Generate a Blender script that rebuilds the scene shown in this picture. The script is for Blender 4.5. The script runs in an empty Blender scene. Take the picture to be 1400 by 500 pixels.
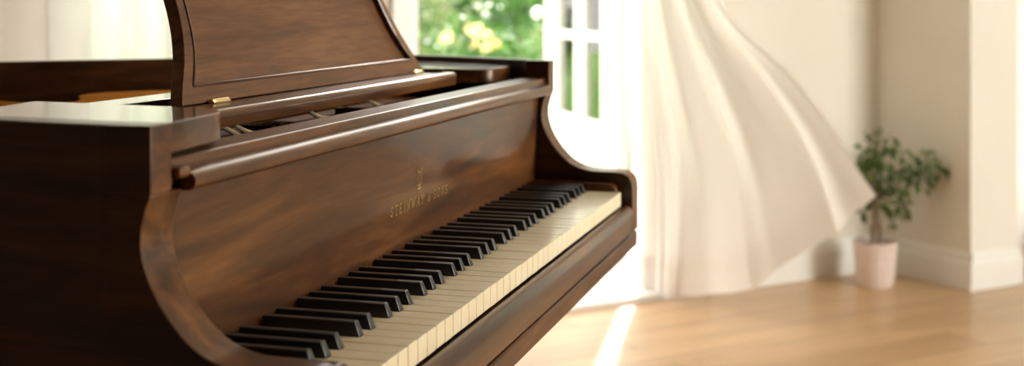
import bpy, bmesh, math, random
from mathutils import Vector, Matrix, noise
random.seed(7)
COL = bpy.context.scene.collection

# ------------------------------------------------------------------ camera frame
F = 1750.0                                   # focal length in pixels of a 1400 wide frame
TH = math.atan(500 / F)
CT, ST = math.cos(TH), math.sin(TH)
FLOOR = 0.73                                 # key tops stand .73 m above the floor
CAM = Vector((-.693, -.375, .282 + FLOOR))
RIGHT, FWD = Vector((ST, -CT, 0)), Vector((CT, ST, 0))
def cw(r, d, z):                             # metres right of / in front of the tripod, height above floor
    return Vector((CAM.x, CAM.y, 0)) + RIGHT * r + FWD * d + Vector((0, 0, z))
# the house: local x along the garden wall (to the right), y outwards, z up; origin in the far corner
RX = RIGHT * .8637 + FWD * .504
RY = RIGHT * -.504 + FWD * .8637
RX.normalize(); RY = Vector((-RX.y, RX.x, 0))
K = cw(1.43, 4.955, 0)
HOUSE = Matrix(((RX.x, RY.x, 0, K.x), (RX.y, RY.y, 0, K.y), (0, 0, 1, 0), (0, 0, 0, 1)))
HI = HOUSE.inverted()

# ------------------------------------------------------------------ helpers
def link(name, bm, mat, parent=None, smooth=False, matrix=None, kind=None, bevel=None, seg=2, angle=35):
    bmesh.ops.recalc_face_normals(bm, faces=bm.faces)
    me = bpy.data.meshes.new(name); bm.to_mesh(me); bm.free()
    if smooth is not False:
        me.polygons.foreach_set('use_smooth', [True] * len(me.polygons))
        if smooth != 'all':
            me.set_sharp_from_angle(angle=math.radians(angle))
    me.materials.append(mat)
    o = bpy.data.objects.new(name, me); COL.objects.link(o)
    if parent: o.parent = parent
    if matrix is not None: o.matrix_world = matrix
    if kind: o['kind'] = kind
    if bevel:
        m = o.modifiers.new('edge', 'BEVEL'); m.width = bevel; m.segments = seg; m.limit_method = 'ANGLE'
        m.angle_limit = math.radians(40); m.harden_normals = False
        me.polygons.foreach_set('use_smooth', [True] * len(me.polygons))
        me.set_sharp_from_angle(angle=math.radians(60))
    return o
def tag(o, label, cat, group=None, kind=None):
    o['label'] = label; o['category'] = cat
    if group: o['group'] = group
    if kind: o['kind'] = kind
    return o
def empty(name, loc=(0, 0, 0), matrix=None):
    o = bpy.data.objects.new(name, None); COL.objects.link(o); o.empty_display_size = .1
    if matrix is not None: o.matrix_world = matrix
    else: o.location = loc
    return o
def box(bm, x0, x1, y0, y1, z0, z1):
    v = [bm.verts.new(p) for p in ((x0,y0,z0),(x1,y0,z0),(x1,y1,z0),(x0,y1,z0),(x0,y0,z1),(x1,y0,z1),(x1,y1,z1),(x0,y1,z1))]
    for f in ((0,1,2,3),(4,5,6,7),(0,1,5,4),(1,2,6,5),(2,3,7,6),(3,0,4,7)): bm.faces.new([v[i] for i in f])
def prism(bm, pts, a, b, axis='z'):          # polygon extruded a..b along an axis; pts are the other two coordinates in order
    def P(p, t):
        return {'z': (p[0], p[1], t), 'x': (t, p[0], p[1]), 'y': (p[0], t, p[1])}[axis]
    lo = [bm.verts.new(P(p, a)) for p in pts]; hi = [bm.verts.new(P(p, b)) for p in pts]
    n = len(pts)
    bm.faces.new(lo); bm.faces.new(hi)
    for i in range(n): bm.faces.new((lo[i], lo[(i+1) % n], hi[(i+1) % n], hi[i]))
def tube(bm, pts, rad, n=8, cap=True, ref=None):
    pts = [Vector(p) for p in pts]; rings = []
    for i, p in enumerate(pts):
        t = (pts[min(i+1, len(pts)-1)] - pts[max(i-1, 0)]).normalized()
        u = t.cross(ref or (Vector((0, 0, 1)) if abs(t.z) < .9 else Vector((1, 0, 0)))).normalized(); w = t.cross(u)
        r = rad[i] if isinstance(rad, (list, tuple)) else rad
        rings.append([bm.verts.new(p + (u*math.cos(2*math.pi*k/n) + w*math.sin(2*math.pi*k/n))*r) for k in range(n)])
    for a, b in zip(rings, rings[1:]):
        for k in range(n): bm.faces.new((a[k], a[(k+1) % n], b[(k+1) % n], b[k]))
    if cap: bm.faces.new(rings[0]); bm.faces.new(rings[-1])
def lathe(bm, prof, n=40, centre=(0, 0, 0)):
    rings = []
    for r, z in prof:
        rings.append([bm.verts.new((centre[0]+r*math.cos(2*math.pi*k/n), centre[1]+r*math.sin(2*math.pi*k/n), centre[2]+z)) for k in range(n)])
    for a, b in zip(rings, rings[1:]):
        for k in range(n): bm.faces.new((a[k], a[(k+1) % n], b[(k+1) % n], b[k]))
    bm.faces.new(rings[0]); bm.faces.new(rings[-1])
def catmull(pts, n=6):
    out = []
    for i in range(len(pts)-1):
        p0 = pts[max(i-1, 0)]; p1 = pts[i]; p2 = pts[i+1]; p3 = pts[min(i+2, len(pts)-1)]
        for k in range(n):
            t = k/n
            out.append(tuple(.5*((2*b) + (c-a)*t + (2*a-5*b+4*c-d)*t*t + (3*b-a-3*c+d)*t**3) for a, b, c, d in zip(p0, p1, p2, p3)))
    out.append(tuple(pts[-1])); return out

# ------------------------------------------------------------------ materials
def mat(name):
    m = bpy.data.materials.new(name); m.use_nodes = True
    nt = m.node_tree; return m, nt, nt.nodes['Principled BSDF']
def N(nt, t, **kw):
    n = nt.nodes.new(t)
    for k, v in kw.items(): setattr(n, k, v)
    return n
def ramp(nt, fac, stops):
    r = N(nt, 'ShaderNodeValToRGB'); nt.links.new(fac, r.inputs[0])
    el = r.color_ramp.elements
    while len(el) < len(stops): el.new(.5)
    for e, (p, c) in zip(el, stops): e.position = p; e.color = (*c, 1)
    return r
def coords(nt, scale, rot=(0, 0, 0)):
    tc = N(nt, 'ShaderNodeTexCoord'); mp = N(nt, 'ShaderNodeMapping')
    mp.inputs['Scale'].default_value = scale; mp.inputs['Rotation'].default_value = rot
    nt.links.new(tc.outputs['Object'], mp.inputs[0]); return mp.outputs[0]
def noise_tex(nt, vec, scale, detail=4, dist=0., rough=.5):
    n = N(nt, 'ShaderNodeTexNoise'); nt.links.new(vec, n.inputs['Vector'])
    n.inputs['Scale'].default_value = scale; n.inputs['Detail'].default_value = detail
    n.inputs['Distortion'].default_value = dist; n.inputs['Roughness'].default_value = rough
    return n.outputs['Fac']
def wood(name, sc, c0, c1, c2, rough=.3, coat=.6, spec=.5, crough=.12):
    m, nt, b = mat(name)
    v = coords(nt, sc)
    f = noise_tex(nt, v, 1.0, 7, 1.3, .55)
    r = ramp(nt, f, [(.3, c0), (.5, c1), (.72, c2)])
    v2 = coords(nt, tuple(s*9 for s in sc))
    f2 = noise_tex(nt, v2, 1.0, 3)
    r2 = ramp(nt, f2, [(.35, (.72, .68, .64)), (.6, (1, 1, 1))])
    mx = N(nt, 'ShaderNodeMix', data_type='RGBA', blend_type='MULTIPLY'); mx.inputs[0].default_value = 1
    nt.links.new(r.outputs[0], mx.inputs[6]); nt.links.new(r2.outputs[0], mx.inputs[7])
    nt.links.new(mx.outputs[2], b.inputs['Base Color'])
    b.inputs['Roughness'].default_value = rough
    b.inputs['Specular IOR Level'].default_value = spec; b.inputs['Specular Tint'].default_value = (1, .72, .48, 1)
    b.inputs['Coat Weight'].default_value = coat; b.inputs['Coat Roughness'].default_value = crough
    return m
WC = ((.012, .0034, .0009), (.070, .0220, .0050), (.175, .064, .0150))
M = {}
M['wood_x'] = wood('walnut_along_keyboard', (2.2, 26, 26), *WC, rough=.36, coat=.22, crough=.10, spec=.3)
M['wood_y'] = wood('walnut_along_case', (26, 2.2, 22), *WC, rough=.36, coat=.22, crough=.10, spec=.3)
M['wood_top'] = wood('walnut_polished_top', (2.2, 26, 26), *WC, rough=.3, coat=.85, crough=.06, spec=.3)
M['wood_fall'] = wood('walnut_fallboard', (2.2, 26, 20), *WC, rough=.38, coat=.42, crough=.07, spec=.3)
M['wood_case_shade'] = wood('shaded_walnut_case', (5, 2.2, 30), (.010, .0028, .0008), (.034, .0105, .0028), (.075, .026, .007), rough=.36, coat=.25, crough=.1, spec=.3)  # same walnut darkened: shade of rim and arm sides put into the colour
M['wood_rail'] = wood('walnut_polished_rail', (2.2, 26, 26), *WC, rough=.35, coat=.5, crough=.15, spec=.4)
M['wood_desk'] = wood('walnut_music_desk', (2.4, 20, 30), (.055, .0195, .0068), (.122, .047, .0165), (.170, .073, .027), rough=.45, coat=.15, crough=.25, spec=.3)
M['floor_wood'] = None
def flat(name, col, rough=.5, metal=0., coat=0., spec=.5):
    m, nt, b = mat(name); b.inputs['Base Color'].default_value = (*col, 1)
    b.inputs['Roughness'].default_value = rough; b.inputs['Metallic'].default_value = metal
    b.inputs['Coat Weight'].default_value = coat; b.inputs['Specular IOR Level'].default_value = spec
    return m
def mottled(name, c0, c1, scale, rough=.5, metal=0., bump=0., coat=0.):
    m, nt, b = mat(name); v = coords(nt, (1, 1, 1)); f = noise_tex(nt, v, scale, 5)
    r = ramp(nt, f, [(.3, c0), (.7, c1)]); nt.links.new(r.outputs[0], b.inputs['Base Color'])
    b.inputs['Roughness'].default_value = rough; b.inputs['Metallic'].default_value = metal; b.inputs['Coat Weight'].default_value = coat
    if bump:
        bp = N(nt, 'ShaderNodeBump'); bp.inputs['Strength'].default_value = bump; bp.inputs['Distance'].default_value = .002
        nt.links.new(f, bp.inputs['Height']); nt.links.new(bp.outputs[0], b.inputs['Normal'])
    return m
M['ivory'] = mottled('aged_ivory', (.76, .64, .42), (.86, .75, .53), 25, .28, coat=.3)
M['ebony'] = mottled('ebony', (.006, .005, .005), (.011, .009, .008), 90, .35, coat=.15)
M['gold_plate'] = mottled('bronze_plate', (.15, .055, .010), (.22, .088, .018), 12, .8, .0)
M['gold_plate'].node_tree.nodes['Principled BSDF'].inputs['Specular IOR Level'].default_value = 0
M['brass'] = mottled('brass', (.72, .52, .24), (.88, .68, .36), 60, .28, .95)
M['gold_leaf'] = mottled('gold_leaf', (.40, .26, .09), (.52, .35, .14), 60, .4, .6)
M['gilt'] = mottled('satin_gilt', (.90, .66, .36), (1.0, .80, .50), 60, .45, .3)
M['steel'] = mottled('steel', (.55, .55, .55), (.75, .75, .75), 60, .3, .95)
M['felt'] = mottled('black_felt', (.006, .005, .005), (.016, .012, .010), 200, .9)
M['inner_wood'] = mottled('unvarnished_inner_wood', (.05, .017, .003), (.09, .033, .007), 20, .95)
M['inner_wood'].node_tree.nodes['Principled BSDF'].inputs['Specular IOR Level'].default_value = .05
M['dim'] = mottled('taupe_plaster', (.12, .095, .072), (.14, .11, .085), 3, .9)  # for unseen walls, kept dark to cut bounce onto the piano
M['spruce'] = wood('spruce_soundboard', (2, 30, 8), (.16, .07, .025), (.24, .11, .04), (.32, .16, .06), rough=.45, coat=.1)
M['wall'] = mottled('warm_plaster', (.76, .715, .64), (.79, .745, .67), 3, .85, bump=.05)
M['trim'] = mottled('white_painted_wood', (.80, .785, .75), (.84, .825, .79), 8, .4)
M['ceiling'] = mottled('ceiling_paint', (.80, .785, .75), (.83, .81, .78), 4, .9)
M['pot'] = mottled('blush_ceramic', (.66, .53, .47), (.74, .61, .55), 30, .6, bump=.1)
M['soil'] = mottled('potting_soil', (.018, .012, .008), (.06, .04, .025), 60, .95, bump=.6)
M['bark'] = mottled('pale_bark', (.16, .11, .07), (.32, .24, .17), 50, .8, bump=.3)
M['garden_bark'] = mottled('garden_bark', (.09, .06, .045), (.2, .15, .11), 12, .85, bump=.3)
M['lawn'] = mottled('lawn', (.10, .22, .03), (.22, .40, .08), 9, .9, bump=.5)
M['stone'] = mottled('terrace_stone', (.52, .49, .43), (.66, .63, .57), 5, .8, bump=.2)

def leafmat(name, c0, c1, c2, tr=.45, rough=.45, scale=6.):
    m, nt, b = mat(name); out = nt.nodes['Material Output']
    oi = N(nt, 'ShaderNodeNewGeometry'); r = ramp(nt, oi.outputs['Random Per Island'], [(0, c0), (.5, c1), (1, c2)])
    nt.links.new(r.outputs[0], b.inputs['Base Color']); b.inputs['Roughness'].default_value = rough
    t = N(nt, 'ShaderNodeBsdfTranslucent')
    g = N(nt, 'ShaderNodeGamma'); g.inputs[1].default_value = .8; nt.links.new(r.outputs[0], g.inputs[0])
    nt.links.new(g.outputs[0], t.inputs[0])
    mx = N(nt, 'ShaderNodeMixShader'); mx.inputs[0].default_value = tr
    nt.links.new(b.outputs[0], mx.inputs[1]); nt.links.new(t.outputs[0], mx.inputs[2]); nt.links.new(mx.outputs[0], out.inputs[0])
    return m
M['ficus'] = leafmat('ficus_leaf', (.035, .075, .012), (.075, .135, .024), (.14, .21, .05), .35, .5)
M['leaf_dark'] = leafmat('dark_garden_leaf', (.008, .030, .004), (.016, .055, .007), (.035, .095, .014))
M['leaf_mid'] = leafmat('green_garden_leaf', (.014, .050, .006), (.032, .095, .012), (.075, .155, .028))
M['leaf_pale'] = leafmat('pale_garden_leaf', (.050, .095, .028), (.10, .15, .045), (.17, .21, .08))
M['blossom'] = leafmat('yellow_blossom', (.50, .36, .10), (.58, .45, .17), (.62, .54, .33), .4)
M['white_glint'] = leafmat('white_glint', (.85, .85, .78), (.9, .9, .85), (.95, .95, .92), .4)  # white flecks that stand in for bright highlights among the leaves

def cloth(name, col, see, trans):
    m, nt, b = mat(name); out = nt.nodes['Material Output']
    b.inputs['Base Color'].default_value = (*col, 1); b.inputs['Roughness'].default_value = .9
    b.inputs['Specular IOR Level'].default_value = .1
    wv = coords(nt, (900, 900, 900))
    f = noise_tex(nt, wv, 1, 1)
    bp = N(nt, 'ShaderNodeBump'); bp.inputs['Strength'].default_value = .1; bp.inputs['Distance'].default_value = .0005
    nt.links.new(f, bp.inputs['Height']); nt.links.new(bp.outputs[0], b.inputs['Normal'])
    t = N(nt, 'ShaderNodeBsdfTranslucent'); t.inputs[0].default_value = (*col, 1)
    p = N(nt, 'ShaderNodeBsdfTransparent')
    m1 = N(nt, 'ShaderNodeMixShader'); m1.inputs[0].default_value = trans
    nt.links.new(b.outputs[0], m1.inputs[1]); nt.links.new(t.outputs[0], m1.inputs[2])
    m2 = N(nt, 'ShaderNodeMixShader'); m2.inputs[0].default_value = see
    nt.links.new(m1.outputs[0], m2.inputs[1]); nt.links.new(p.outputs[0], m2.inputs[2]); nt.links.new(m2.outputs[0], out.inputs[0])
    return m
M['sheer'] = cloth('white_voile', (.92, .89, .86), .045, .5)
M['sheer_bright'] = cloth('thin_white_voile', (.95, .93, .91), .04, .82)
M['sheer_hem'] = cloth('white_voile_hem', (.93, .90, .87), .04, .62)
def glass():
    m, nt, b = mat('window_glass'); out = nt.nodes['Material Output']; nt.nodes.remove(b)
    g = N(nt, 'ShaderNodeBsdfGlossy'); g.inputs['Roughness'].default_value = .02
    p = N(nt, 'ShaderNodeBsdfTransparent'); p.inputs[0].default_value = (.95, .97, .95, 1)
    fr = N(nt, 'ShaderNodeFresnel'); fr.inputs[0].default_value = 1.35
    mx = N(nt, 'ShaderNodeMixShader'); nt.links.new(fr.outputs[0], mx.inputs[0])
    nt.links.new(p.outputs[0], mx.inputs[1]); nt.links.new(g.outputs[0], mx.inputs[2]); nt.links.new(mx.outputs[0], out.inputs[0])
    return m
M['glass'] = glass()
def floor_mat():
    m, nt, b = mat('oak_planks')
    tc = N(nt, 'ShaderNodeTexCoord')
    br = N(nt, 'ShaderNodeTexBrick'); nt.links.new(tc.outputs['Object'], br.inputs['Vector'])
    br.offset = .37; br.inputs['Scale'].default_value = 1
    br.inputs['Brick Width'].default_value = 1.5; br.inputs['Row Height'].default_value = .16
    br.inputs['Mortar Size'].default_value = .0022; br.inputs['Mortar Smooth'].default_value = .3; br.inputs['Bias'].default_value = 0
    br.inputs['Color1'].default_value = (.40, .24, .12, 1); br.inputs['Color2'].default_value = (.58, .385, .21, 1)
    br.inputs['Mortar'].default_value = (.17, .09, .04, 1)
    mp = N(nt, 'ShaderNodeMapping'); mp.inputs['Scale'].default_value = (1.3, 16, 1); nt.links.new(tc.outputs['Object'], mp.inputs[0])
    f = noise_tex(nt, mp.outputs[0], 1.6, 7, .8, .6)
    r = ramp(nt, f, [(.3, (.78, .72, .66)), (.65, (1.06, 1.04, 1.0))])
    mx = N(nt, 'ShaderNodeMix', data_type='RGBA', blend_type='MULTIPLY'); mx.inputs[0].default_value = 1
    nt.links.new(br.outputs['Color'], mx.inputs[6]); nt.links.new(r.outputs[0], mx.inputs[7])
    nt.links.new(mx.outputs[2], b.inputs['Base Color'])
    b.inputs['Roughness'].default_value = .38; b.inputs['Coat Weight'].default_value = .25; b.inputs['Coat Roughness'].default_value = .3
    return m
M['floor'] = floor_mat()

# ================================================================== THE PIANO
ROOT = empty('grand_piano', (0, 0, 0))
tag(ROOT, 'glossy walnut brown grand piano seen from its bass end, lid off, ivory keys', 'piano')
PM = Matrix.Translation((0, 0, FLOOR))      # piano parts are modelled with key tops at z = 0
def part(name, bm, m, parent=None, **kw):
    o = link(name, bm, m, None, **kw)
    o.parent = parent or ROOT
    if parent is None: o.location = (0, 0, FLOOR)
    return o
RT = .197                                    # rim top
RB = -.092
outer = [(.11, .122), (.116, .20), (.13, .30), (.145, .50), (.155, .80), (.16, 1.10), (.17, 1.32), (.21, 1.45), (.30, 1.51), (.42, 1.50),
         (.53, 1.42), (.62, 1.28), (.72, 1.16), (.85, 1.06), (1.0, .94), (1.10, .84), (1.20, .735), (1.33, .62), (1.43, .52), (1.455, .44), (1.43, .36), (1.385, .27), (1.34, .20), (1.29, .122)]
outer = [outer[0]] + catmull(outer, 5)[1:]
def offset(path, t):
    out = []
    for i, p in enumerate(path):
        a = Vector(path[max(i-1, 0)]); b = Vector(path[min(i+1, len(path)-1)])
        d = (b-a).normalized(); out.append((p[0]+d.y*t, p[1]-d.x*t))
    return out
inner = offset(outer, .030)
inner[0] = (.14, .122); inner[-1] = (1.26, .122)
bm = bmesh.new()
outer = [(.1115, .16)] + [p for p in outer if p[1] > .163][:-0 or None] + [(1.297, .16)]
inner = [(.1425, .16)] + [p for p in inner if p[1] > .163] + [(1.267, .16)]
n = len(outer)
cols = []
for (o_, i_) in zip(outer, inner):
    cols.append([bm.verts.new((*o_, RB)), bm.verts.new((*o_, RT)), bm.verts.new((*i_, RT)), bm.verts.new((*i_, RB))])
for a, b in zip(cols, cols[1:]):
    for k in range(4): bm.faces.new((a[k], a[(k+1) % 4], b[(k+1) % 4], b[k]))
bm.faces.new(cols[0]); bm.faces.new(cols[-1])
part('rim', bm, M['wood_case_shade'], bevel=.0022, seg=3)
def side_material(o, m2, axis, lim, above=True):  # a second material on faces picked by their normal
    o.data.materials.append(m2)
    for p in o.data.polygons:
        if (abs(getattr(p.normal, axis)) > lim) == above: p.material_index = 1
# arms: the S curve that sweeps down to the key slip
S = catmull([(.122, .147), (.1262, .137), (.1298, .122), (.1298, .108), (.1255, .091), (.116, .072), (.103, .055), (.088, .041), (.070, .032), (.048, .028), (.020, .0275), (.004, .0262), (-.006, .0215), (-.0118, .013), (-.0135, .002)], 4)
armp = [(.1605, .147)] + S + [(-.0135, -.0645), (.1605, -.0645)]
for x0, x1 in ((.1110, .155), (1.245, 1.2900)):
    bm = bmesh.new(); prism(bm, armp, x0, x1, 'x')
    box(bm, *((x0, .14) if x0 < .5 else (1.26, x1)), .122, .1605, .1472, RT)
    side_material(part('arm', bm, M['wood_y'], bevel=.0022, seg=3), M['wood_case_shade'], 'x', .9)  # same veneer, outer and inner sides darkened to carry their shade
# key bed
bm = bmesh.new(); prism(bm, [(.11, -.0125), (1.29, -.0125), (1.29, .125), (1.36, .26), (1.38, .42), (.20, .42), (.11, .125)], RB, -.0675, 'z')
part('key_bed', bm, M['wood_x'], bevel=.003, seg=2)
# underside / soundboard
bm = bmesh.new(); prism(bm, [(p[0], p[1]) for p in offset(outer, .02)][4:-4], -.03, -.02, 'z')
part('soundboard', bm, M['spruce'])
# key slip
bm = bmesh.new()
prism(bm, catmull([(.001, -.0245), (-.004, -.0225), (-.009, -.0245), (-.0125, -.029), (-.0148, -.035), (-.0152, -.0395)], 4) + [(-.0128, -.0415), (-.0128, -.0632), (-.0105, -.0655), (.018, -.0655), (.018, -.0245)], .1555, 1.2445, 'x')
part('key_slip', bm, M['wood_rail'], smooth=True, angle=30)
# cheek blocks
for x0, x1 in ((.156, .2095), (1.2238, 1.2445)):
    bm = bmesh.new()
    prism(bm, [(.146, -.024), (.146, .012)] + [(.020 - .012*math.sin(a), .0 + .012*math.cos(a)) for a in [k*math.pi/2/5 for k in range(6)]] + [(.008, -.024)], x0, x1, 'x')
    part('cheek_block', bm, M['wood_x'], bevel=.0015)
# fallboard and its nose
def fy(z): return .1425 - .045*z
bm = bmesh.new()
prism(bm, [(fy(-.02), -.02), (fy(.03), .03), (fy(.10), .10), (.1355, .152), (.150, .152), (.158, -.02)], .156, 1.244, 'x')
FB = part('fallboard', bm, M['wood_fall'])
bm = bmesh.new()
nose = [(.1375, .1455), (.124, .1450), (.1175, .1452), (.1140, .1475), (.1128, .1510), (.1136, .1548), (.1165, .1580), (.122, .1602), (.129, .1612), (.1375, .1612)]
prism(bm, catmull(nose, 3), .158, 1.2445, 'x')
part('fallboard_nose', bm, M['wood_rail'], smooth=True, angle=30)
# rail behind the nose
bm = bmesh.new()
prism(bm, [(.128, .1625)] + catmull([(.128, .166), (.1288, .1685), (.131, .1698), (.135, .170)], 3) + [(.164, .170), (.166, .168), (.166, .150), (.128, .150)], .1405, 1.2595, 'x')
part('front_rail', bm, M['wood_rail'], smooth=True, angle=30)
bm = bmesh.new(); box(bm, .1415, .1575, .1165, .134, .1555, .1640)
part('end_block', bm, M['wood_x'], bevel=.0025)
# tuning pins peeping out below the bass shelf
for k in range(6):
    bm = bmesh.new(); tube(bm, [(.212 + k*.0105, .176 + (k % 2)*.003, .150), (.212 + k*.0105, .176 + (k % 2)*.003, .1725)], .0016, 8)
    part('tuning_pin', bm, M['steel'], smooth=True)
bm = bmesh.new(); box(bm, .145, 1.255, .168, .33, .118, .133)
part('pin_block', bm, M['felt'])

# shelves either side of the music desk
def rounded(pts, radii, n=7):
    out = []
    m = len(pts)
    for i, (p, r) in enumerate(zip(pts, radii)):
        if r == 0: out.append(p); continue
        P = Vector(p); a = (Vector(pts[i-1])-P).normalized(); b = (Vector(pts[(i+1) % m])-P).normalized()
        for k in range(n+1):
            t = k/n; out.append(tuple(P + a*r*(1-t)**2 + b*r*t**2))
    return out
bass = rounded([(.1405, .1245), (.268, .138), (.285, .25), (.300, .358), (.235, .345), (.1605, .335), (.1415, .22)], [.002, .05, .03, .01, .01, 0, 0])
bm = bmesh.new(); prism(bm, bass, .174, .1968, 'z')
side_material(part('side_shelf', bm, M['wood_top'], bevel=.0022, seg=3), M['wood_x'], 'z', .5, False)
treb = rounded([(1.272, .189), (1.1585, .189), (1.160, .30), (1.16, .44), (1.42, .44), (1.40, .36), (1.355, .27)], [0, .035, 0, .01, 0, 0, 0])
bm = bmesh.new(); prism(bm, treb, .165, .1872, 'z')
side_material(part('side_shelf', bm, M['wood_top'], bevel=.0022, seg=3), M['wood_x'], 'z', .5, False)

# cast plate
pl = [(.22, .335), (1.20, .335), (1.30, .42), (1.27, .55), (1.13, .68), (1.075, .745), (1.02, .775), (.965, .77), (.915, .735), (.865, .705), (.83, .70), (.812, .735), (.835, .80), (.83, .87), (.72, .97), (.56, 1.15), (.46, 1.32), (.34, 1.36), (.24, 1.30), (.21, 1.0), (.20, .60)]
plc = catmull(pl + [pl[0]], 4)[:-1]
bm = bmesh.new(); prism(bm, plc, .138, .150, 'z')
PLATE = part('iron_plate', bm, M['gold_plate'], bevel=.002)
for k, (x0, x1) in enumerate(((.40, .42), (.62, .64), (.86, .88), (1.08, 1.10))):
    bm = bmesh.new(); prism(bm, [(x0, .338), (x1, .338), (x1+.02, .62), (x0+.02, .62)], .1505, .158, 'z')
    part('plate_strut', bm, M['gold_plate'], bevel=.003)
# gold fittings glinting in the slot
bm = bmesh.new(); box(bm, .30, 1.15, .300, .334, .134, .144)
part('pin_block_cover', bm, M['inner_wood'], bevel=.002)
for x0 in (.58, .60, .83): 
    bm = bmesh.new(); box(bm, x0, x0+.012, .262, .298, .1335, .152); part('action_bracket', bm, M['inner_wood'], bevel=.001)
for x0, x1, z0, z1, cv in ((.469, .502, .1612, .147, 0), (.495, .543, .1605, .1465, .0025), (.674, .720, .1612, .1485, .003), (.85, .888, .162, .150, .0005)):
    bm = bmesh.new()
    pts = [(x0 + (x1-x0)*t, .262 - .006*t, z0 + (z1-z0)*t - cv*math.sin(math.pi*t)) for t in [k/6 for k in range(7)]]
    tube(bm, pts, .0027, 8)
    part('brass_agraffe', bm, M['gilt'], smooth=True)

# music desk with its frame
D = empty('music_desk'); D.parent = ROOT; D.location = (0, 0, FLOOR)
def dpart(name, bm, m, **kw):
    o = link(name, bm, m, None, **kw); o.parent = D; return o
bm = bmesh.new()
prism(bm, [(.2165, .1685)] + catmull([(.2150, .178), (.2155, .183), (.2185, .1858), (.223, .1866), (.232, .1866)], 3) + [(.2345, .185), (.2355, .1815), (.238, .1815), (.2385, .1845), (.262, .1848), (.292, .1848), (.292, .1685)], .318, 1.078, 'x')
dpart('desk_rail', bm, M['wood_rail'], smooth=True, angle=30)
bm = bmesh.new(); box(bm, .285, 1.15, .383, .432, .168, .180)
dpart('rear_rail', bm, M['wood_top'], bevel=.0015)
bm = bmesh.new(); box(bm, .72, .76, .292, .383, .169, .179)
dpart('cross_bar', bm, M['wood_x'], bevel=.0015)
LEAN = .30; DY, DZ = .270, .1862
def dp(x, z, off=0.):                        # a point on the leaning desk face
    return (x, DY + (z-DZ)*LEAN + off*.958, z - off*.287)
L_ = [(.407, .1862), (.4165, .204), (.432, .227), (.442, .251), (.446, .27), (.447, .290), (.444, .33), (.445, .37), (.46, .405)]
R_ = [(1.092, .1862), (1.066, .213), (1.043, .238), (1.024, .263), (1.008, .291), (.995, .33), (.985, .37), (.965, .405)]
Lc = catmull(L_, 4); Rc = catmull(R_, 4)
outl = Lc + catmull([(.46, .405), (.58, .428), (.70, .436), (.84, .428), (.965, .405)], 5)[1:-1] + Rc[::-1]
li = [(.4365, .2035), (.4535, .232), (.4605, .26), (.4615, .29), (.460, .33), (.462, .365), (.478, .389)]
ri = [(1.050, .2055), (1.022, .233), (1.001, .262), (.986, .291), (.975, .33), (.966, .362), (.948, .389)]
inl = catmull(li, 5) + catmull([(.478, .389), (.60, .410), (.70, .417), (.82, .410), (.948, .389)], 5)[1:-1] + catmull(ri, 5)[::-1]
def resample(path, n):
    path = [Vector(p) for p in path]; path.append(path[0])
    L = [0]
    for a, b in zip(path, path[1:]): L.append(L[-1] + (b-a).length)
    out = []
    for k in range(n):
        t = L[-1]*k/n
        for i in range(len(L)-1):
            if L[i+1] >= t: break
        u = (t-L[i])/max(1e-9, L[i+1]-L[i]); out.append(path[i].lerp(path[i+1], u))
    return out
# frame ring is bridged between the two outlines by matching corners
def seglist():
    a = [Lc, outl[len(Lc)-1:len(outl)-len(Rc)+1], Rc[::-1]]
    b = [catmull(li, 5), [li[-1]] + inl[len(catmull(li, 5)):len(inl)-len(catmull(ri, 5))] + [ri[-1]], catmull(ri, 5)[::-1]]
    def op(path, n):
        path = [Vector(p) for p in path]; L = [0]
        for p, q in zip(path, path[1:]): L.append(L[-1] + (q-p).length)
        out = []
        for k in range(n+1):
            t = L[-1]*k/n; i = 0
            while i < len(L)-2 and L[i+1] < t: i += 1
            out.append(path[i].lerp(path[i+1], (t-L[i])/max(1e-9, L[i+1]-L[i])))
        return out
    A, B = [], []
    for p, q in zip(a, b):
        k = 20; A += op(p, k)[:-1]; B += op(q, k)[:-1]
    A.append(Vector(a[-1][-1])); B.append(Vector(b[-1][-1]))
    return A, B
OA, OB = seglist()
bm = bmesh.new(); T = .014
ringsv = []
for pa, pb in zip(OA, OB):
    q = pb.lerp(pa, .10)
    ringsv.append([bm.verts.new(dp(*pa, 0)), bm.verts.new(dp(*q, 0)), bm.verts.new(dp(*pb.lerp(pa, .04), -.0014)), bm.verts.new(dp(*pb, .0068)), bm.verts.new(dp(*pb, T)), bm.verts.new(dp(*pa, T))])
m_ = len(ringsv)
for i in range(m_):
    a, b = ringsv[i], ringsv[(i+1) % m_]
    for k in range(6): bm.faces.new((a[k], a[(k+1) % 6], b[(k+1) % 6], b[k]))
dpart('desk_frame', bm, M['wood_desk'], bevel=.0014, seg=3)
bm = bmesh.new()
lo = [bm.verts.new(dp(*p, .0066)) for p in OB]; hi = [bm.verts.new(dp(*p, .0125)) for p in OB]
bm.faces.new(lo); bm.faces.new(hi)
for i in range(m_): bm.faces.new((lo[i], lo[(i+1) % m_], hi[(i+1) % m_], hi[i]))
dpart('desk_panel', bm, M['wood_desk'])
bm = bmesh.new()
tube(bm, [dp(*p, -.0006) for p in [q_.lerp(r_, .01) for q_, r_ in zip(OB, OA)] + [OB[0]]], .0016, 8, ref=Vector((0, 1, 0)))
dpart('bead', bm, M['wood_top'], smooth=True)
for x in (.455, 1.035):
    bm = bmesh.new(); box(bm, x, x+.034, .262, .269, .1848, .1872); tube(bm, [(x, .2655, .1875), (x+.034, .2655, .1875)], .0022, 8)
    dpart('hinge', bm, M['brass'], bevel=.0005)

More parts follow.
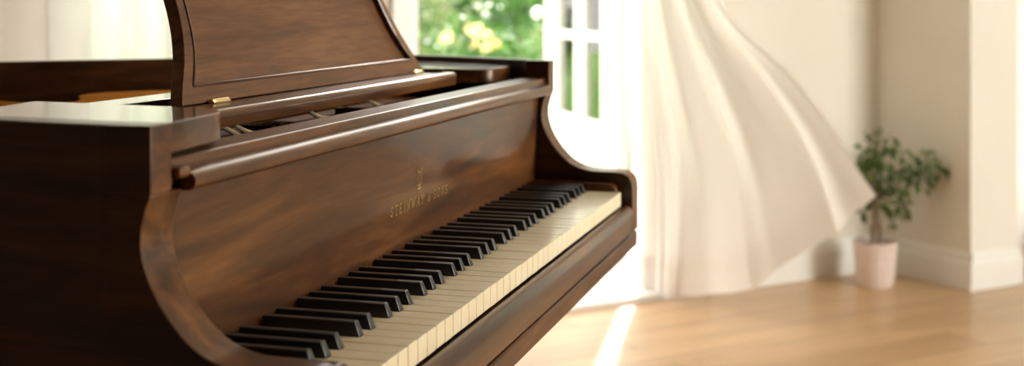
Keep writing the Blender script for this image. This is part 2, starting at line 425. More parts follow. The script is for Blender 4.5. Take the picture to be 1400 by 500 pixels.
# keys: white keys carry the notches that clear the black ones
W = .0235
pattern = []                                 # (whites in group)
pattern += [4, 3] + [4]*9
x = 1.2225 - W*sum(pattern)
bw = .0108
bounds = []
for g in pattern:
    xs = [x + W*k for k in range(1, g)]
    mid = x + W*g/2
    for b_ in xs: bounds.append(b_ + (b_-mid)*.13)
    whites = [(x + W*k, x + W*(k+1)) for k in range(g)]
    for k, (a, b) in enumerate(whites):
        a2, b2 = a+.00045, b-.00045
        la = a2 if k == 0 else bounds[-len(xs)+k-1] + bw/2 + .0004
        lb = b2 if k == g-1 else bounds[-len(xs)+k] - bw/2 - .0004
        pts = [(a2, 0), (b2, 0), (b2, .0505), (lb, .0505), (lb, .144), (la, .144), (la, .0505), (a2, .0505)]
        cl = [p for i, p in enumerate(pts) if (Vector(p)-Vector(pts[i-1])).length > 1e-6]
        bm = bmesh.new(); prism(bm, cl, -.021, 0, 'z')
        dz = random.uniform(-.00025, .0002)
        o = part('white_key', bm, M['ivory'], bevel=.0009, seg=2); o.location = (0, 0, FLOOR+dz)
    x += W*g
for c in bounds:
    bm = bmesh.new()
    h = .0122
    y0, y1 = .0512, .1445
    A = [(c-bw/2, y0, -.008), (c+bw/2, y0, -.008), (c+bw/2, y1, -.008), (c-bw/2, y1, -.008)]
    B = [(c-bw/2, y0, .001), (c+bw/2, y0, .001), (c+bw/2, y1, .001), (c-bw/2, y1, .001)]
    Tt = [(c-.0044, y0+.0045, h), (c+.0044, y0+.0045, h), (c+.0044, y1, h), (c-.0044, y1, h)]
    r = [[bm.verts.new(p) for p in q] for q in (A, B, Tt)]
    bm.faces.new(r[0]); bm.faces.new(r[2])
    for a, b in zip(r, r[1:]):
        for k in range(4): bm.faces.new((a[k], a[(k+1) % 4], b[(k+1) % 4], b[k]))
    part('black_key', bm, M['ebony'], bevel=.0011, seg=3)
bm = bmesh.new(); box(bm, .157, 1.243, .004, .15, -.060, -.026)
part('key_frame', bm, M['felt'])

# lettering on the fallboard: slender serif capitals as thin raised strokes
GL = {
 'S': [[(.82,.80),(.70,.95),(.45,1.0),(.22,.90),(.16,.72),(.30,.56),(.62,.44),(.80,.28),(.72,.08),(.45,0),(.2,.06),(.12,.24)]],
 'T': [[(.5,0),(.5,1)],[(.06,.86),(.06,1),(.94,1),(.94,.86)],[(.32,0),(.68,0)]],
 'E': [[(.2,0),(.2,1)],[(.08,1),(.82,1),(.82,.84)],[(.2,.52),(.62,.52)],[(.08,0),(.86,0),(.86,.18)]],
 'I': [[(.5,0),(.5,1)],[(.3,1),(.7,1)],[(.3,0),(.7,0)]],
 'N': [[(.16,0),(.16,1),(.84,0),(.84,1)],[(.04,1),(.2,1)],[(.04,0),(.3,0)],[(.7,1),(.96,1)]],
 'W': [[(.04,1),(.28,0),(.52,1),(.74,0),(.98,1)],[(-.06,1),(.16,1)],[(.86,1),(1.06,1)]],
 'A': [[(.06,0),(.5,1),(.94,0)],[(.24,.36),(.76,.36)],[(-.04,0),(.2,0)],[(.8,0),(1.04,0)]],
 'Y': [[(.06,1),(.5,.46),(.94,1)],[(.5,.46),(.5,0)],[(.34,0),(.66,0)],[(-.02,1),(.2,1)],[(.8,1),(1.02,1)]],
 'O': [[(.5+.42*math.sin(a), .5+.5*math.cos(a)) for a in [k*math.pi/7 for k in range(15)]]],
 '&': [[(.95,.0),(.3,.72),(.3,.9),(.46,1),(.62,.9),(.6,.74),(.2,.44),(.1,.2),(.3,0),(.6,.05),(.86,.42)]],
}
def stroke(bm, pts, w, tx):
    for a, b in zip(pts, pts[1:]):
        a = Vector(a); b = Vector(b); d = (b-a)
        if d.length < 1e-6: continue
        d.normalize(); nn = Vector((-d.y, d.x))*w/2; e = d*w*.3
        q = [a-e+nn, b+e+nn, b+e-nn, a-e-nn]
        f = [bm.verts.new(tx(p, 0)) for p in q]; g = [bm.verts.new(tx(p, .0003)) for p in q]
        bm.faces.new(f); bm.faces.new(g)
        for k in range(4): bm.faces.new((f[k], f[(k+1) % 4], g[(k+1) % 4], g[k]))
def ftx(p, off): return (p[0], fy(p[1]) - .0002 - off, p[1])
cx = .622; LH, LW = .0105, .0105
for ch in 'STEINWAY & SONS':
    if ch == ' ': cx += .0075; continue
    w_ = LW * {'I': .55, 'W': 1.25, 'O': 1.05, 'S': .85, 'E': .85}.get(ch, 1)
    bm = bmesh.new()
    for st in GL[ch]:
        stroke(bm, [(cx + p[0]*w_, .0505 + p[1]*LH) for p in st], .00105, ftx)
    o = link('letter', bm, M['gold_leaf']); o.parent = FB
    cx += w_ + .0042
# lyre emblem above the lettering
bm = bmesh.new(); ex, ez = .712, .0705
for s in (-1, 1):
    stroke(bm, [(ex+s*q[0]*.0085, ez+q[1]*.024) for q in catmull([(.15, .12), (.75, .22), (.95, .42), (.62, .62), (.52, .8), (.9, .95), (1.1, .88)], 3)], .0013, ftx)
stroke(bm, [(ex-.0055, ez), (ex+.0055, ez)], .0014, ftx); stroke(bm, [(ex-.006, ez+.019), (ex+.006, ez+.019)], .001, ftx)
for s in (-.0024, 0, .0024): stroke(bm, [(ex+s, ez+.003), (ex+s, ez+.024)], .0006, ftx)
stroke(bm, [(ex, ez-.002), (ex, ez+.004)], .0022, ftx)
o = link('emblem', bm, M['gold_leaf']); o.parent = FB

# legs and pedal lyre
for lx, ly in ((.24, .30), (1.14, .32), (.36, 1.30)):
    bm = bmesh.new()
    prof = [(.052, .640), (.052, .60), (.044, .585), (.040, .56), (.047, .50), (.040, .30), (.030, .14), (.028, .11), (.036, .095), (.036, .075), (.022, .065), (.022, .045)]
    lathe(bm, [(r, z) for r, z in prof[::-1]], 8, (lx, ly, 0))
    box(bm, lx-.06, lx+.06, ly-.06, ly+.06, .636, .705 if ly > 1 else .6375)
    o = link('leg', bm, M['wood_x'], ROOT, bevel=.002)
    bm = bmesh.new(); lathe(bm, [(.006, 0), (.020, .004), (.0235, .022), (.020, .042), (.006, .046)], 20, (lx, ly, 0))
    link('caster', bm, M['brass'], o, smooth=True)
bm = bmesh.new(); box(bm, .60, .80, .20, .28, .10, .15); box(bm, .64, .66, .23, .25, .15, .639); box(bm, .74, .76, .23, .25, .15, .639)
LY = link('pedal_lyre', bm, M['wood_x'], ROOT, bevel=.003)
for px_ in (.64, .70, .76):
    bm = bmesh.new(); prism(bm, [(px_-.012, .11), (px_+.012, .11), (px_+.009, .20), (px_-.009, .20)], .118, .126, 'z')
    link('pedal', bm, M['brass'], LY, bevel=.002)

# ================================================================== THE ROOM
def struct(name, bm, m, **kw):
    return link(name, bm, m, matrix=HOUSE, kind='structure', **kw)
XL, XR, YB, H = -5.2, 2.4, -5.8, 3.0
DX0, DX1, DH = -2.02, -.86, 2.70             # double door opening
WX0, WX1, WZ0, WZ1 = -3.06, -2.28, .02, 2.55  # sheer-covered window, left
BX0, BX1 = .36, 2.1                          # bay window right of the pier
bm = bmesh.new(); box(bm, XL-.2, XR+.2, YB-.2, .2, -.06, 0); struct('floor', bm, M['floor'])
bm = bmesh.new(); box(bm, XL-.2, XR+.2, YB-.2, .2, H, H+.1); struct('ceiling', bm, M['ceiling'])
bm = bmesh.new()
box(bm, XL-.2, WX0, 0, .2, 0, H); box(bm, WX1, DX0, 0, .2, 0, H); box(bm, DX1, BX0, 0, .2, 0, H); box(bm, BX1, XR+.2, 0, .2, 0, H)
box(bm, WX0, WX1, 0, .2, WZ1, H); box(bm, DX0, DX1, 0, .2, DH, H); box(bm, BX0, BX1, 0, .2, 2.3, H)
struct('wall_garden', bm, M['wall'])
bm = bmesh.new(); box(bm, -.018, .236, -.44, 0, 0, H); struct('wall_pier', bm, M['wall'])
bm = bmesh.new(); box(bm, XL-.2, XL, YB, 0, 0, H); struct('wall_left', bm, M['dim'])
# right wall with two tall windows, back wall with one added to brighten the room
RWin = [(-5.6, -3.05)]
bm = bmesh.new(); ys = YB
for a, b in RWin: box(bm, XR, XR+.2, ys, a, 0, H); box(bm, XR, XR+.2, a, b, 0, .15); box(bm, XR, XR+.2, a, b, 2.85, H); ys = b
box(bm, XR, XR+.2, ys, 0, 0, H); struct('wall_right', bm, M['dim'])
bm = bmesh.new(); box(bm, XL-.2, .35, YB-.2, YB, 0, H); box(bm, 2.2, XR+.2, YB-.2, YB, 0, H); box(bm, .35, 2.2, YB-.2, YB, 0, .15); box(bm, .35, 2.2, YB-.2, YB, 2.85, H)
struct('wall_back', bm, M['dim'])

# baseboards
def skirting(name, a, b):                    # a, b: points on the wall foot, room side to the right of a->b
    a, b = Vector(a), Vector(b); d = (b-a).normalized(); nn = Vector((d.y, -d.x))
    prof = [(0, 0), (.016, 0), (.016, .092), (.0135, .096), (.0135, .100), (.011, .104), (.009, .112), (.010, .120), (.006, .130), (.0, .133)]
    bm = bmesh.new(); rr = []
    for p in (a, b): rr.append([bm.verts.new((*(p + nn*q[0]), q[1])) for q in prof])
    for k in range(len(prof)): bm.faces.new((rr[0][k], rr[0][(k+1) % len(prof)], rr[1][(k+1) % len(prof)], rr[1][k]))
    bm.faces.new(rr[0]); bm.faces.new(rr[1])
    struct(name, bm, M['trim'])
skirting('baseboard_garden', (DX1+.07, 0), (-.0185, 0))
skirting('baseboard_nook', (-.018, 0), (-.018, -.456))
skirting('baseboard_pier', (-.018, -.44), (.252, -.44))
skirting('baseboard_pier_side', (.236, -.456), (.236, 0))
skirting('baseboard_left_window', (WX1+.06, 0), (DX0-.07, 0))
skirting('baseboard_far_left', (XL, 0), (WX0-.06, 0))

# casings
def casing(name, x0, x1, z1, z0=0., w=.065, dpt=.018):
    bm = bmesh.new()
    box(bm, x0-w, x0, -dpt, 0, z0, z1+w); box(bm, x1, x1+w, -dpt, 0, z0, z1+w); box(bm, x0, x1, -dpt, 0, z1, z1+w)
    box(bm, x0, x0+.03, 0, .17, z0, z1); box(bm, x1-.03, x1, 0, .17, z0, z1); box(bm, x0+.03, x1-.03, 0, .17, z1-.03, z1)
    return struct(name, bm, M['trim'], bevel=.003)
casing('trim_1', DX0, DX1, DH)
casing('trim_2', WX0, WX1, WZ1)
bm = bmesh.new(); box(bm, DX0+.03, DX1-.03, 0, .20, 0, .022); struct('trim_3', bm, M['trim'], bevel=.004)
bm = bmesh.new(); box(bm, -1.045, -.995, .06, .12, .022, DH-.03); struct('trim_4', bm, M['trim'], bevel=.004)

# glazed leaf: local x from hinge to free edge, y thickness, z up
def leaf(root, width, height, cols, rows, z_panel, stile=.10, rail=.10, th=.042, bottom=None, mun=.024, gname='glass_pane', hmun=None):
    hmun = hmun or mun
    z_panel = z_panel if z_panel else rail
    bm = bmesh.new()
    box(bm, 0, stile, 0, th, 0, height); box(bm, width-stile, width, 0, th, 0, height)
    box(bm, stile, width-stile, 0, th, height-rail, height)
    box(bm, stile, width-stile, 0, th, 0, rail if z_panel > .2 else z_panel)
    if z_panel > .2: box(bm, stile, width-stile, 0, th, z_panel-rail, z_panel)
    gw = (width-2*stile)/cols; gh = (height-rail-z_panel)/rows
    for k in range(1, cols): box(bm, stile+gw*k-mun/2, stile+gw*k+mun/2, .006, th-.006, z_panel, height-rail)
    for k in range(1, rows): box(bm, stile, width-stile, .008, th-.008, z_panel+gh*k-hmun/2, z_panel+gh*k+hmun/2)
    f = link('leaf_frame', bm, M['trim'], root, bevel=.002)
    if z_panel > .2:
        bm = bmesh.new(); box(bm, stile, width-stile, .013, th-.013, rail, z_panel-rail); box(bm, stile+.05, width-stile-.05, .006, th-.006, rail+.05, z_panel-rail-.05)
        link('lower_panel', bm, M['trim'], root, bevel=.004)
    bm = bmesh.new(); box(bm, stile+.001, width-stile-.001, th/2-.002, th/2+.002, z_panel+.001, height-rail-.001)
    link(gname, bm, M['glass'], root)
    return f
# visible French door leaf, swung out into the garden
hp = Vector((-1.058, .15, .03))
g1 = cw(.419, 4.62, 0); g2 = cw(.185, 5.50, 0)
d1 = (HI @ g1); d2 = (HI @ g2); dv = (d2-d1)
DR = empty('door_1'); DR['kind'] = 'structure'
ang = math.atan2(dv.y, dv.x)
DR.matrix_world = HOUSE @ Matrix.Translation((d1.x, d1.y, .03)) @ Matrix.Rotation(ang, 4, 'Z')
LWd = .93
leaf(DR, LWd, 2.2+.38, 2, 6, .548, stile=.185, rail=.11, mun=.13, hmun=.035)
bm = bmesh.new(); tube(bm, [(.86, -.045, .93), (.78, -.045, .93)], .009, 10); tube(bm, [(.86, -.045, .93), (.86, .0, .93)], .009, 10); box(bm, .845, .875, -.006, 0, .84, .99); tube(bm, [(.86, .042, .955), (.86, .085, .955)], .010, 10); bmesh.ops.create_uvsphere(bm, u_segments=14, v_segments=10, radius=.026, matrix=Matrix.Translation((.86, .095, .955)))
link('door_handle', bm, M['steel'], DR, smooth=True)
# fixed sidelight behind the billowing curtain
SR = empty('window_1'); SR['kind'] = 'structure'
SR.matrix_world = HOUSE @ Matrix.Translation((-.994, .07, .022))
leaf(SR, .103, DH-.06, 1, 1, .05, stile=.02, rail=.05, mun=.02)
# left window, two casements with bars
for i, x0 in enumerate((WX0+.031, (WX0+WX1)/2+.001)):
    SW = empty('window_%d' % (i+2)); SW['kind'] = 'structure'
    SW.matrix_world = HOUSE @ Matrix.Translation((x0, .08, .022))
    leaf(SW, (WX1-WX0)/2-.032, WZ1-.06, 1, 1, .80, stile=.05, rail=.07, mun=.03)
bm = bmesh.new(); box(bm, WX0+.03, WX1-.03, 0, .2, 0, .022); struct('trim_5', bm, M['trim'])
# bay window right of the pier
for i in range(2):
    SW = empty('window_%d' % (i+4)); SW['kind'] = 'structure'
    SW.matrix_world = HOUSE @ Matrix.Translation((BX0+.001+i*(BX1-BX0)/2, .08, .001))
    leaf(SW, (BX1-BX0)/2-.003, 2.298, 2, 4, .18, stile=.07, rail=.09, mun=.03)
# unseen windows of the right and back walls (behind the camera), placed to light the room
k_ = 6
for a, b in RWin:
    SW = empty('window_%d' % k_); SW['kind'] = 'structure'; k_ += 1
    SW.matrix_world = HOUSE @ Matrix.Translation((XR+.12, a+.001, .151)) @ Matrix.Rotation(math.pi/2, 4, 'Z')
    leaf(SW, b-a-.002, 2.698, 4, 4, .10, stile=.07, rail=.08, mun=.03)
SW = empty('window_%d' % k_); SW['kind'] = 'structure'
SW.matrix_world = HOUSE @ Matrix.Translation((.351, YB-.12, .151))
leaf(SW, 1.848, 2.698, 3, 4, .10, stile=.07, rail=.08, mun=.03)
# ================================================================== CURTAINS
def rod(name_label, x0, x1, y, z):
    r = empty('curtain_rod', matrix=HOUSE @ Matrix.Translation(((x0+x1)/2, y, z)))
    tag(r, name_label, 'curtain rod')
    hw = (x1-x0)/2
    bm = bmesh.new(); tube(bm, [(-hw, 0, 0), (hw, 0, 0)], .012, 12); link('pole', bm, M['steel'], r, smooth=True)
    for s in (-1, 1):
        bm = bmesh.new(); box(bm, s*(hw-.08)-.01, s*(hw-.08)+.01, 0, -y, -.012, .012); link('bracket', bm, M['steel'], r)
# left sheer, hanging straight in soft folds
def hanging_sheer(sx0, sx1, sy, pleats, top, label):
    bm = bmesh.new(); nu, nv = int(17*pleats), 24; g = []
    for j in range(nv+1):
        v = j/nv; row = []
        for i in range(nu+1):
            u = i/nu
            ph = u*2*math.pi*pleats + 1.6*math.sin(u*9) + .3*math.sin(v*3)
            y = sy + (.014+.006*v)*math.sin(ph) + .010*math.sin(u*31+1)
            row.append(bm.verts.new((sx0 + (sx1-sx0)*u + .008*math.cos(ph), y, top - (top-.03)*v)))
        g.append(row)
    for j in range(nv):
        for i in range(nu): bm.faces.new((g[j][i], g[j][i+1], g[j+1][i+1], g[j+1][i]))
    o = link('sheer_curtain', bm, M['sheer_bright'], smooth='all', matrix=HOUSE)
    tag(o, label, 'curtain')
hanging_sheer(-3.75, -2.22, -.10, 15, 2.67, 'white sheer curtain hanging straight in front of the left window behind the piano')
hanging_sheer(.31, 2.2, -.09, 17, 2.67, 'white sheer curtain added to whiten the bright strip past the wall pier at the right edge')  # added cloth, gives the overbright strip beside the pier its white

# billowing curtain: strings from the rod to the lifted hem, in metres right / ahead / up
HEM = [(.45, 4.50, .025), (.50, 4.46, .016), (.58, 4.38, .024), (.67, 4.25, .050), (.76, 4.12, .105), (.86, 4.08, .175), (.96, 4.05, .250), (1.06, 4.03, .330), (1.155, 4.02, .415)]
hemc = catmull(HEM, 20)
TOPZ = 2.87
STR0 = [(.395, 4.40, TOPZ), (.395, 4.40, 2.0), (.395, 4.39, 1.4), (.400, 4.39, 1.02), (.405, 4.40, .68), (.42, 4.43, .36)]
STR1 = [(.60, 4.55, TOPZ), (.57, 4.48, 2.0), (.585, 4.38, 1.40), (.715, 4.28, 1.02), (.925, 4.17, .79), (1.06, 4.08, .588)]
def curtain_point(u, v):
    f = u*(len(hemc)-1); i = min(int(f), len(hemc)-2); hm = Vector(hemc[i]).lerp(Vector(hemc[i+1]), f-i)
    ctl = [Vector(a).lerp(Vector(b), u) for a, b in zip(STR0, STR1)] + [hm]
    t = v*(len(ctl)-1); i = min(int(t), len(ctl)-2); t -= i
    p0, p1, p2, p3 = ctl[max(i-1, 0)], ctl[i], ctl[i+1], ctl[min(i+2, len(ctl)-1)]
    p = .5*((2*p1) + (p2-p0)*t + (2*p0-5*p1+4*p2-p3)*t*t + (3*p1-p0-3*p2+p3)*t**3)
    amp = .030*(1-.55*v)
    n1 = noise.noise(Vector((u*2.3, v*1.3, 3.1)))
    ph = 2*math.pi*(u*3.4 + .5*n1 + .3*v)
    ph2 = 2*math.pi*(u*7.7 + .8*n1 - .2*v)
    dd = 1.8*amp*(1 - 2*abs(math.sin(ph/2))**.8)*min(1, .4+u*2) + .28*amp*math.sin(ph2 + 1) + .03*noise.noise(Vector((u*3, v*4, 8.)))
    if u < .22: dd += .022*(1-u/.22)*math.sin(2*math.pi*u*24)
    return cw(p.x + .25*dd, p.y - dd, p.z)
def sheet(v0, v1, nu, nv, off=0.):
    bm = bmesh.new(); g = []
    for j in range(nv+1):
        row = []
        for i in range(nu+1):
            row.append(bm.verts.new(curtain_point(i/nu, v0+(v1-v0)*j/nv) - FWD*off))
        g.append(row)
    for j in range(nv):
        for i in range(nu): bm.faces.new((g[j][i], g[j][i+1], g[j+1][i+1], g[j+1][i]))
    return bm
o = link('sheer_curtain', sheet(0, 1, 260, 90), M['sheer'], smooth='all')
tag(o, 'white sheer curtain billowing into the room from the open garden door', 'curtain')
h = link('hem', sheet(.93, 1.0, 260, 8, .0015), M['sheer_hem'], o, smooth='all')
rod('steel curtain rod above the left window', -3.85, -2.12, -.10, 2.69)
rod('steel curtain rod for the added sheer past the wall pier', .27, 2.3, -.09, 2.69)
# rod of the door: runs parallel to the wall, out of frame above
q = HI @ cw(.395, 4.40, 0); q2 = HI @ cw(.755, 4.60, 0)
rod('steel curtain rod above the open garden door', -2.05, max(q.x, q2.x)+.12, (q.y+q2.y)/2, 2.875)

# ================================================================== POTTED FICUS
PP = cw(1.318, 4.645, 0)
PR = empty('potted_ficus', PP)
tag(PR, 'small green ficus tree in a blush ceramic pot in the corner', 'plant')
bm = bmesh.new()
lathe(bm, [(.058, 0), (.062, .003), (.0635, .022), (.0665, .024), (.078, .158), (.078, .163), (.072, .163), (.071, .140), (.0, .139)][:-1], 40)
link('pot', bm, M['pot'], PR, smooth=True)
bm = bmesh.new(); lathe(bm, [(.001, .120), (.071, .139), (.060, .147), (.02, .151), (.001, .151)], 24)
link('soil', bm, M['soil'], PR, smooth=True)
px = 4.645/1750
def pc(x, y, dd=0.):                         # plant-local point
    r = (x-1196)*px; z = 1.012 - (y-9)*px
    return RIGHT*r + FWD*dd + Vector((0, 0, z))
bm = bmesh.new()
stem = [pc(1195, 336), pc(1193, 318, .004), pc(1197, 300, -.003), pc(1192, 280), pc(1196, 262, .006)]
tube(bm, [tuple(p) for p in catmull([tuple(p) for p in stem], 4)], [.0105-.0002*i for i in range(17)], 10)
tube(bm, [tuple(p) for p in catmull([tuple(pc(1203, 336, .012)), tuple(pc(1202, 305, .006)), tuple(pc(1197, 285)), tuple(pc(1201, 262, .01))], 4)], [.008-.0002*i for i in range(13)], 10)
clusters = [((1188, 208), 20, 0, 34), ((1210, 197), 18, .03, 26), ((1180, 232), 20, -.02, 34), ((1216, 222), 22, -.03, 40), ((1203, 243), 24, .02, 42),
            ((1226, 248), 18, 0, 24), ((1248, 232), 18, .02, 28), ((1268, 226), 18, -.01, 30), ((1262, 247), 16, .03, 22), ((1285, 238), 10, 0, 10), ((1180, 282), 14, 0, 18),
            ((1198, 272), 18, -.03, 26), ((1222, 274), 18, 0, 22), ((1236, 282), 12, .02, 12), ((1222, 300), 9, 0, 8), ((1176, 262), 15, .03, 18)]
for (c, r, dd, nn) in clusters:
    a = pc(1196, 270); m1 = pc((1196+c[0])/2, (266+c[1])/2 + 4, dd*.5); b = pc(c[0], c[1], dd)
    tube(bm, catmull([tuple(a), tuple(m1), tuple(b)], 4), [.0048-.0005*i for i in range(9)], 6)
link('trunk', bm, M['bark'], PR, smooth=True)
bm = bmesh.new()
def leaf_quad(bm, p, d, up, L, Wd):
    s = d.cross(up).normalized(); nn = s.cross(d).normalized()
    v = [bm.verts.new(p + q) for q in (Vector((0,0,0)), d*L*.3 + s*Wd*.5 + nn*L*.04, d*L*.65 + s*Wd*.42, d*L - nn*L*.08, d*L*.65 - s*Wd*.42, d*L*.3 - s*Wd*.5 + nn*L*.04)]
    c = bm.verts.new(p + d*L*.5 - nn*L*.05)
    for k in range(6): bm.faces.new((v[k], v[(k+1) % 6], c))
def rv(): 
    while 1:
        v = Vector((random.uniform(-1, 1), random.uniform(-1, 1), random.uniform(-1, 1)))
        if .01 < v.length < 1: return v
for (c, r, dd, nn) in clusters:
    b = pc(c[0], c[1], dd)
    for k in range(int(nn*1.25)):
        o_ = rv(); p = b + o_*r*px
        d = (o_.normalized()*.6 + rv()*.6 + Vector((0, 0, -.35))).normalized()
        leaf_quad(bm, p, d, (rv()+Vector((0, 0, 1.2))).normalized(), random.uniform(.028, .044), random.uniform(.014, .021))
link('foliage', bm, M['ficus'], PR, smooth='all')

# ================================================================== GARDEN
bm = bmesh.new(); box(bm, -16, 14, .2, 26, -.16, -.06); struct('ground_lawn', bm, M['lawn'])
bm = bmesh.new(); box(bm, -6.0, 3.2, .2, 2.2, -.06, -.02); struct('ground_terrace', bm, M['stone'], bevel=.01)
def shrub(name, label, r, d, blobs, count, size, lm, trunk=True, bloom=None, group='shrubs in the garden'):
    base = cw(r, d, -.06); root = empty(name, base)
    tag(root, label, 'shrub' if 'shrub' in name or 'bush' in name else 'tree', group)
    bm = bmesh.new()
    tot = sum(b[3]**2 for b in blobs)
    for (br, bd, bz, rad) in blobs:
        c = RIGHT*br + FWD*bd + Vector((0, 0, bz))
        for k in range(int(count*rad*rad/tot)):
            o_ = rv().normalized()*random.uniform(.55, 1.0)**.6
            p = c + o_*rad
            if p.z < .03: p.z = .03 + random.random()*.1
            dr = (o_*.5 + rv()).normalized(); s = size*random.uniform(.7, 1.3)
            sd = dr.cross(rv()).normalized()
            v = [bm.verts.new(p), bm.verts.new(p + dr*s*.5 + sd*s*.28), bm.verts.new(p + dr*s), bm.verts.new(p + dr*s*.5 - sd*s*.28)]
            bm.faces.new(v)
    link('foliage', bm, lm, root)
    bm = bmesh.new()
    for k, (br, bd, bz, rad) in enumerate(blobs[:6]):
        c = RIGHT*br + FWD*bd + Vector((0, 0, bz))
        tube(bm, [(0.02*k, 0, 0), tuple(c*.4 + Vector((0, 0, .05))), tuple(c)], [.05*max(.4, size*6), .035*max(.4, size*6), .012], 8)
    link('stem', bm, M['garden_bark'], root, smooth=True)
    if bloom:
        bmat_, pts = bloom
        bm = bmesh.new()
        for (br, bd, bz, rr) in pts:
            rr *= .68
            c = RIGHT*br + FWD*bd + Vector((0, 0, bz))
            for k in range(16):
                o_ = rv().normalized(); leaf_quad(bm, c + o_*rr*.3, (o_+rv()*.3).normalized(), rv().normalized(), rr*1.0, rr*.7)
        link('blossom', bm, bmat_, root)  # petal clusters; the white ones stand in for highlights
R_ = random.uniform
def pxr(x, d): return (x-700)/1750*d
def pz(y, d): return 1.012 - (y-9)*d/1750
# hedge wall of tall shrubs at the end of the garden
hedge = [(-3.6, 15.6), (-1.75, 14.6), (.1, 15.4), (1.9, 14.6), (3.8, 15.5)]
hl = ['tall dark green shrub at the back, left edge of the door opening',
      'bright green tall shrub at the back in the middle of the door opening', 'tall shrub at the back, seen just left of the glazed door leaf', 'tall hedge shrub behind the glazed door leaf',
      'tall hedge shrub behind the billowing curtain']
for i, (r, d) in enumerate(hedge):
    bl = [(R_(-.6, .6), R_(-.4, .4), .35 + .55*k, R_(.85, 1.1)) for k in range(6)] + [(R_(-.9, .9), R_(-.3, .3), R_(.3, 2.8), .7) for k in range(4)]
    shrub('hedge_shrub', hl[i], r, d, bl, 5200, .15, M['leaf_dark'] if i % 2 == 0 else M['leaf_mid'], group='tall hedge shrubs')
# nearer planting
shrub('leafy_shrub', 'airy shrub with pale leaves at the left edge of the door opening', pxr(590, 9.5), 9.5,
      [(-.12, 0, .95, .30), (.10, .1, 1.15, .24), (-.25, 0, 1.3, .28), (.02, -.1, .62, .3), (0, 0, .3, .3)], 1700, .07, M['leaf_pale'])
shrub('rose_bush', 'bush with yellow and white blossoms in the middle of the door opening', pxr(658, 8.2), 8.2,
      [(0, 0, .45, .33), (-.1, .1, .75, .26), (.12, 0, .70, .26), (.16, -.1, .45, .28)], 1500, .06, M['leaf_mid'],
      bloom=(M['blossom'], [(pxr(643, 8.2)-pxr(658, 8.2), -.2, pz(36, 8.2)+.06, .055), (pxr(655, 8.2)-pxr(658, 8.2), -.25, pz(38, 8.2)+.06, .05), (-.03, -.3, pz(46, 8.2)+.06, .05), (pxr(668, 8.)-pxr(658, 8.2), -.2, pz(52, 8.)+.06, .06), (pxr(677, 8.)-pxr(658, 8.2), -.2, pz(60, 8.)+.06, .05), (pxr(647, 8.)-pxr(658, 8.2), -.2, pz(60, 8.)+.06, .045), (.03, -.3, pz(66, 8.)+.06, .05)]))
shrub('flowering_shrub', 'small shrub with yellow flowers low on the left of the garden', pxr(608, 7.6), 7.6,
      [(0, 0, .35, .25), (.02, 0, .6, .2), (-.12, 0, .5, .22)], 900, .05, M['leaf_mid'],
      bloom=(M['blossom'], [(0, -.1, pz(51, 7.6)+.06, .05), (.03, -.15, pz(50, 7.6)+.06, .04)]))
shrub('glint_bush', 'tall dark bush in the door opening, white flecks added as bright highlights', pxr(668, 11.), 11.,
      [(0, 0, .4, .5), (.1, 0, .9, .42), (-.1, .1, 1.25, .4)], 2200, .09, M['leaf_dark'],
      bloom=(M['white_glint'], [(pxr(653, 10.6)-pxr(668, 11.), -.4, pz(8, 10.6)+.06, .05), (pxr(665, 10.6)-pxr(668, 11.), -.4, pz(21, 10.6)+.06, .05), (pxr(668, 10.6)-pxr(668, 11.), -.45, pz(5, 10.6)+.06, .045)]))
shrub('leafy_shrub', 'bright green leafy shrub just left of the glazed door leaf', pxr(722, 10.), 10.,
      [(0, 0, .35, .4), (.05, 0, .8, .36), (-.1, 0, 1.2, .34), (.2, .1, 1.35, .3)], 2200, .08, M['leaf_mid'])
for i, (xx, dd, lb) in enumerate([(775, 9.0, 'sunny yellow green shrub seen through the left panes of the door leaf'), (818, 8.4, 'sunny yellow green shrub seen through the right panes of the door leaf'), (864, 8.0, 'yellow green shrub glimpsed between door leaf and curtain')]):
    shrub('flowering_shrub', lb, pxr(xx, dd), dd, [(0, 0, .25, .32), (.05, 0, .5, .3), (-.1, 0, .72, .24)], 1500, .06, M['leaf_pale'],
          bloom=(M['blossom'], [(R_(-.2, .2), -.28, R_(.25, .85), .045) for k in range(9)]))
shrub('leafy_shrub', 'low pale green shrub at the foot of the left door opening', pxr(575, 7.4), 7.4,
      [(0, 0, .25, .28), (-.1, 0, .5, .26), (.06, .1, .55, .24)], 1300, .055, M['leaf_pale'])
shrub('round_shrub', 'round green shrub outside, behind the music desk', pxr(420, 9.), 9., [(0, 0, .4, .5), (.2, 0, .9, .45), (-.25, 0, .8, .45)], 1500, .09, M['leaf_mid'])


# ================================================================== LIGHT
def sundir(az, el):                          # azimuth to the right of the lens axis
    h_ = FWD*math.cos(az) + RIGHT*math.sin(az)
    return (h_*math.cos(el) + Vector((0, 0, math.sin(el)))).normalized()
sd = sundir(math.radians(9.5), math.radians(30))
sl = bpy.data.lights.new('sun', 'SUN'); sl.energy = 3.4; sl.angle = math.radians(3); sl.color = (1, .95, .88)
so = bpy.data.objects.new('sun', sl); COL.objects.link(so)
so.rotation_euler = sd.to_track_quat('Z', 'Y').to_euler()
w = bpy.data.worlds.new('sky'); bpy.context.scene.world = w; w.use_nodes = True; nt = w.node_tree
bg = nt.nodes['Background']
sky = nt.nodes.new('ShaderNodeTexSky'); sky.sky_type = 'HOSEK_WILKIE'; sky.turbidity = 5; sky.ground_albedo = .4
sky.sun_direction = sundir(math.radians(8.0), math.radians(40))
mixn = nt.nodes.new('ShaderNodeMix'); mixn.data_type = 'RGBA'; mixn.inputs[0].default_value = .9
mixn.inputs[7].default_value = (1.0, .955, .905, 1)
nt.links.new(sky.outputs[0], mixn.inputs[6]); nt.links.new(mixn.outputs[2], bg.inputs[0]); 
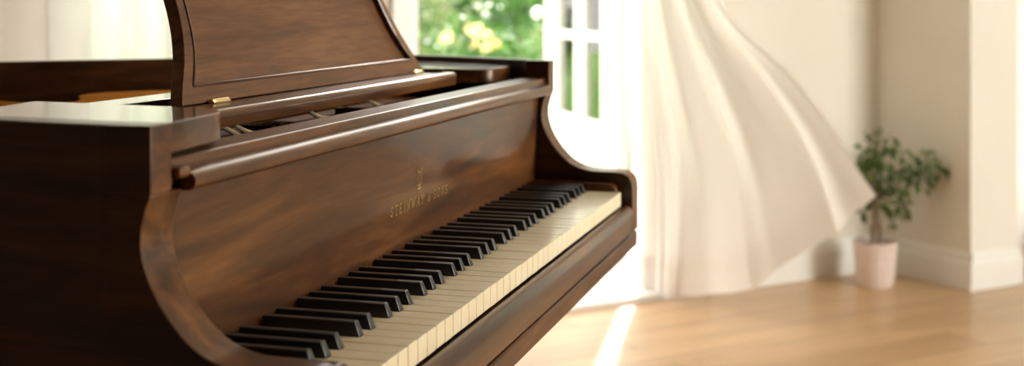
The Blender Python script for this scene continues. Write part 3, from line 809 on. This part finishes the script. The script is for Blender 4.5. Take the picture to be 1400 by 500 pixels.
tcw = nt.nodes.new('ShaderNodeTexCoord'); vm = nt.nodes.new('ShaderNodeVectorMath'); vm.operation = 'DOT_PRODUCT'
vm.inputs[1].default_value = (RIGHT*.93 - FWD*.2 + Vector((0, 0, .3))).normalized(); nt.links.new(tcw.outputs['Generated'], vm.inputs[0])
mr = nt.nodes.new('ShaderNodeMapRange'); mr.interpolation_type = 'SMOOTHSTEP'; nt.links.new(vm.outputs['Value'], mr.inputs[0])
mr.inputs[1].default_value = 0; mr.inputs[2].default_value = .8; mr.inputs[3].default_value = 2.7; mr.inputs[4].default_value = 17.  # extra sky brightness added on the right to lift the room light
nt.links.new(mr.outputs[0], bg.inputs[1])
def portal(name, m, sx, sy_):
    l = bpy.data.lights.new(name, 'AREA'); l.shape = 'RECTANGLE'; l.size = sx; l.size_y = sy_; l.cycles.is_portal = True
    o = bpy.data.objects.new(name, l); COL.objects.link(o); o.matrix_world = HOUSE @ m; return o
RxP = Matrix.Rotation(-math.pi/2, 4, 'X')     # light looks along -z -> turned to look along -y (into the room)
portal('portal_door', Matrix.Translation(((DX0+DX1)/2, .24, DH/2)) @ RxP, DX1-DX0, DH)
portal('portal_left', Matrix.Translation(((WX0+WX1)/2, .24, WZ1/2)) @ RxP, WX1-WX0, WZ1)
portal('portal_bay', Matrix.Translation(((BX0+BX1)/2, .24, 1.15)) @ RxP, BX1-BX0, 2.3)
for a, b in RWin:
    portal('portal_right', Matrix.Translation((XR+.24, (a+b)/2, 1.5)) @ Matrix.Rotation(math.pi/2, 4, 'Y'), 2.7, b-a)

portal('portal_back', Matrix.Translation((1.275, YB-.24, 1.5)) @ Matrix.Rotation(math.pi/2, 4, 'X'), 1.85, 2.7)
# ================================================================== CAMERA
cd = bpy.data.cameras.new('camera'); cam = bpy.data.objects.new('camera', cd); COL.objects.link(cam)
cam.location = CAM; cam.rotation_euler = (math.pi/2, 0, TH - math.pi/2 + 0.0)
# forward must be (cos t, sin t): a level camera turned about z by (t - 90 deg)
cd.sensor_width = 36; cd.lens = F*36/1400; cd.shift_y = -241/1400; cd.clip_start = .05; cd.clip_end = 100
cd.dof.use_dof = True; cd.dof.focus_distance = 1.30; cd.dof.aperture_fstop = (cd.lens/1000)/.0098; cd.dof.aperture_blades = 0
sc = bpy.context.scene; sc.camera = cam
sc.view_settings.view_transform = 'Standard'; sc.view_settings.look = 'None'
sc.view_settings.exposure = 0.7; sc.view_settings.gamma = 1; sc.view_settings.use_curve_mapping = False
sc.cycles.use_denoising = True; sc.cycles.max_bounces = 10; sc.cycles.diffuse_bounces = 5; sc.cycles.transparent_max_bounces = 16
sc.cycles.caustics_reflective = False; sc.cycles.caustics_refractive = False; sc.cycles.sample_clamp_indirect = 8
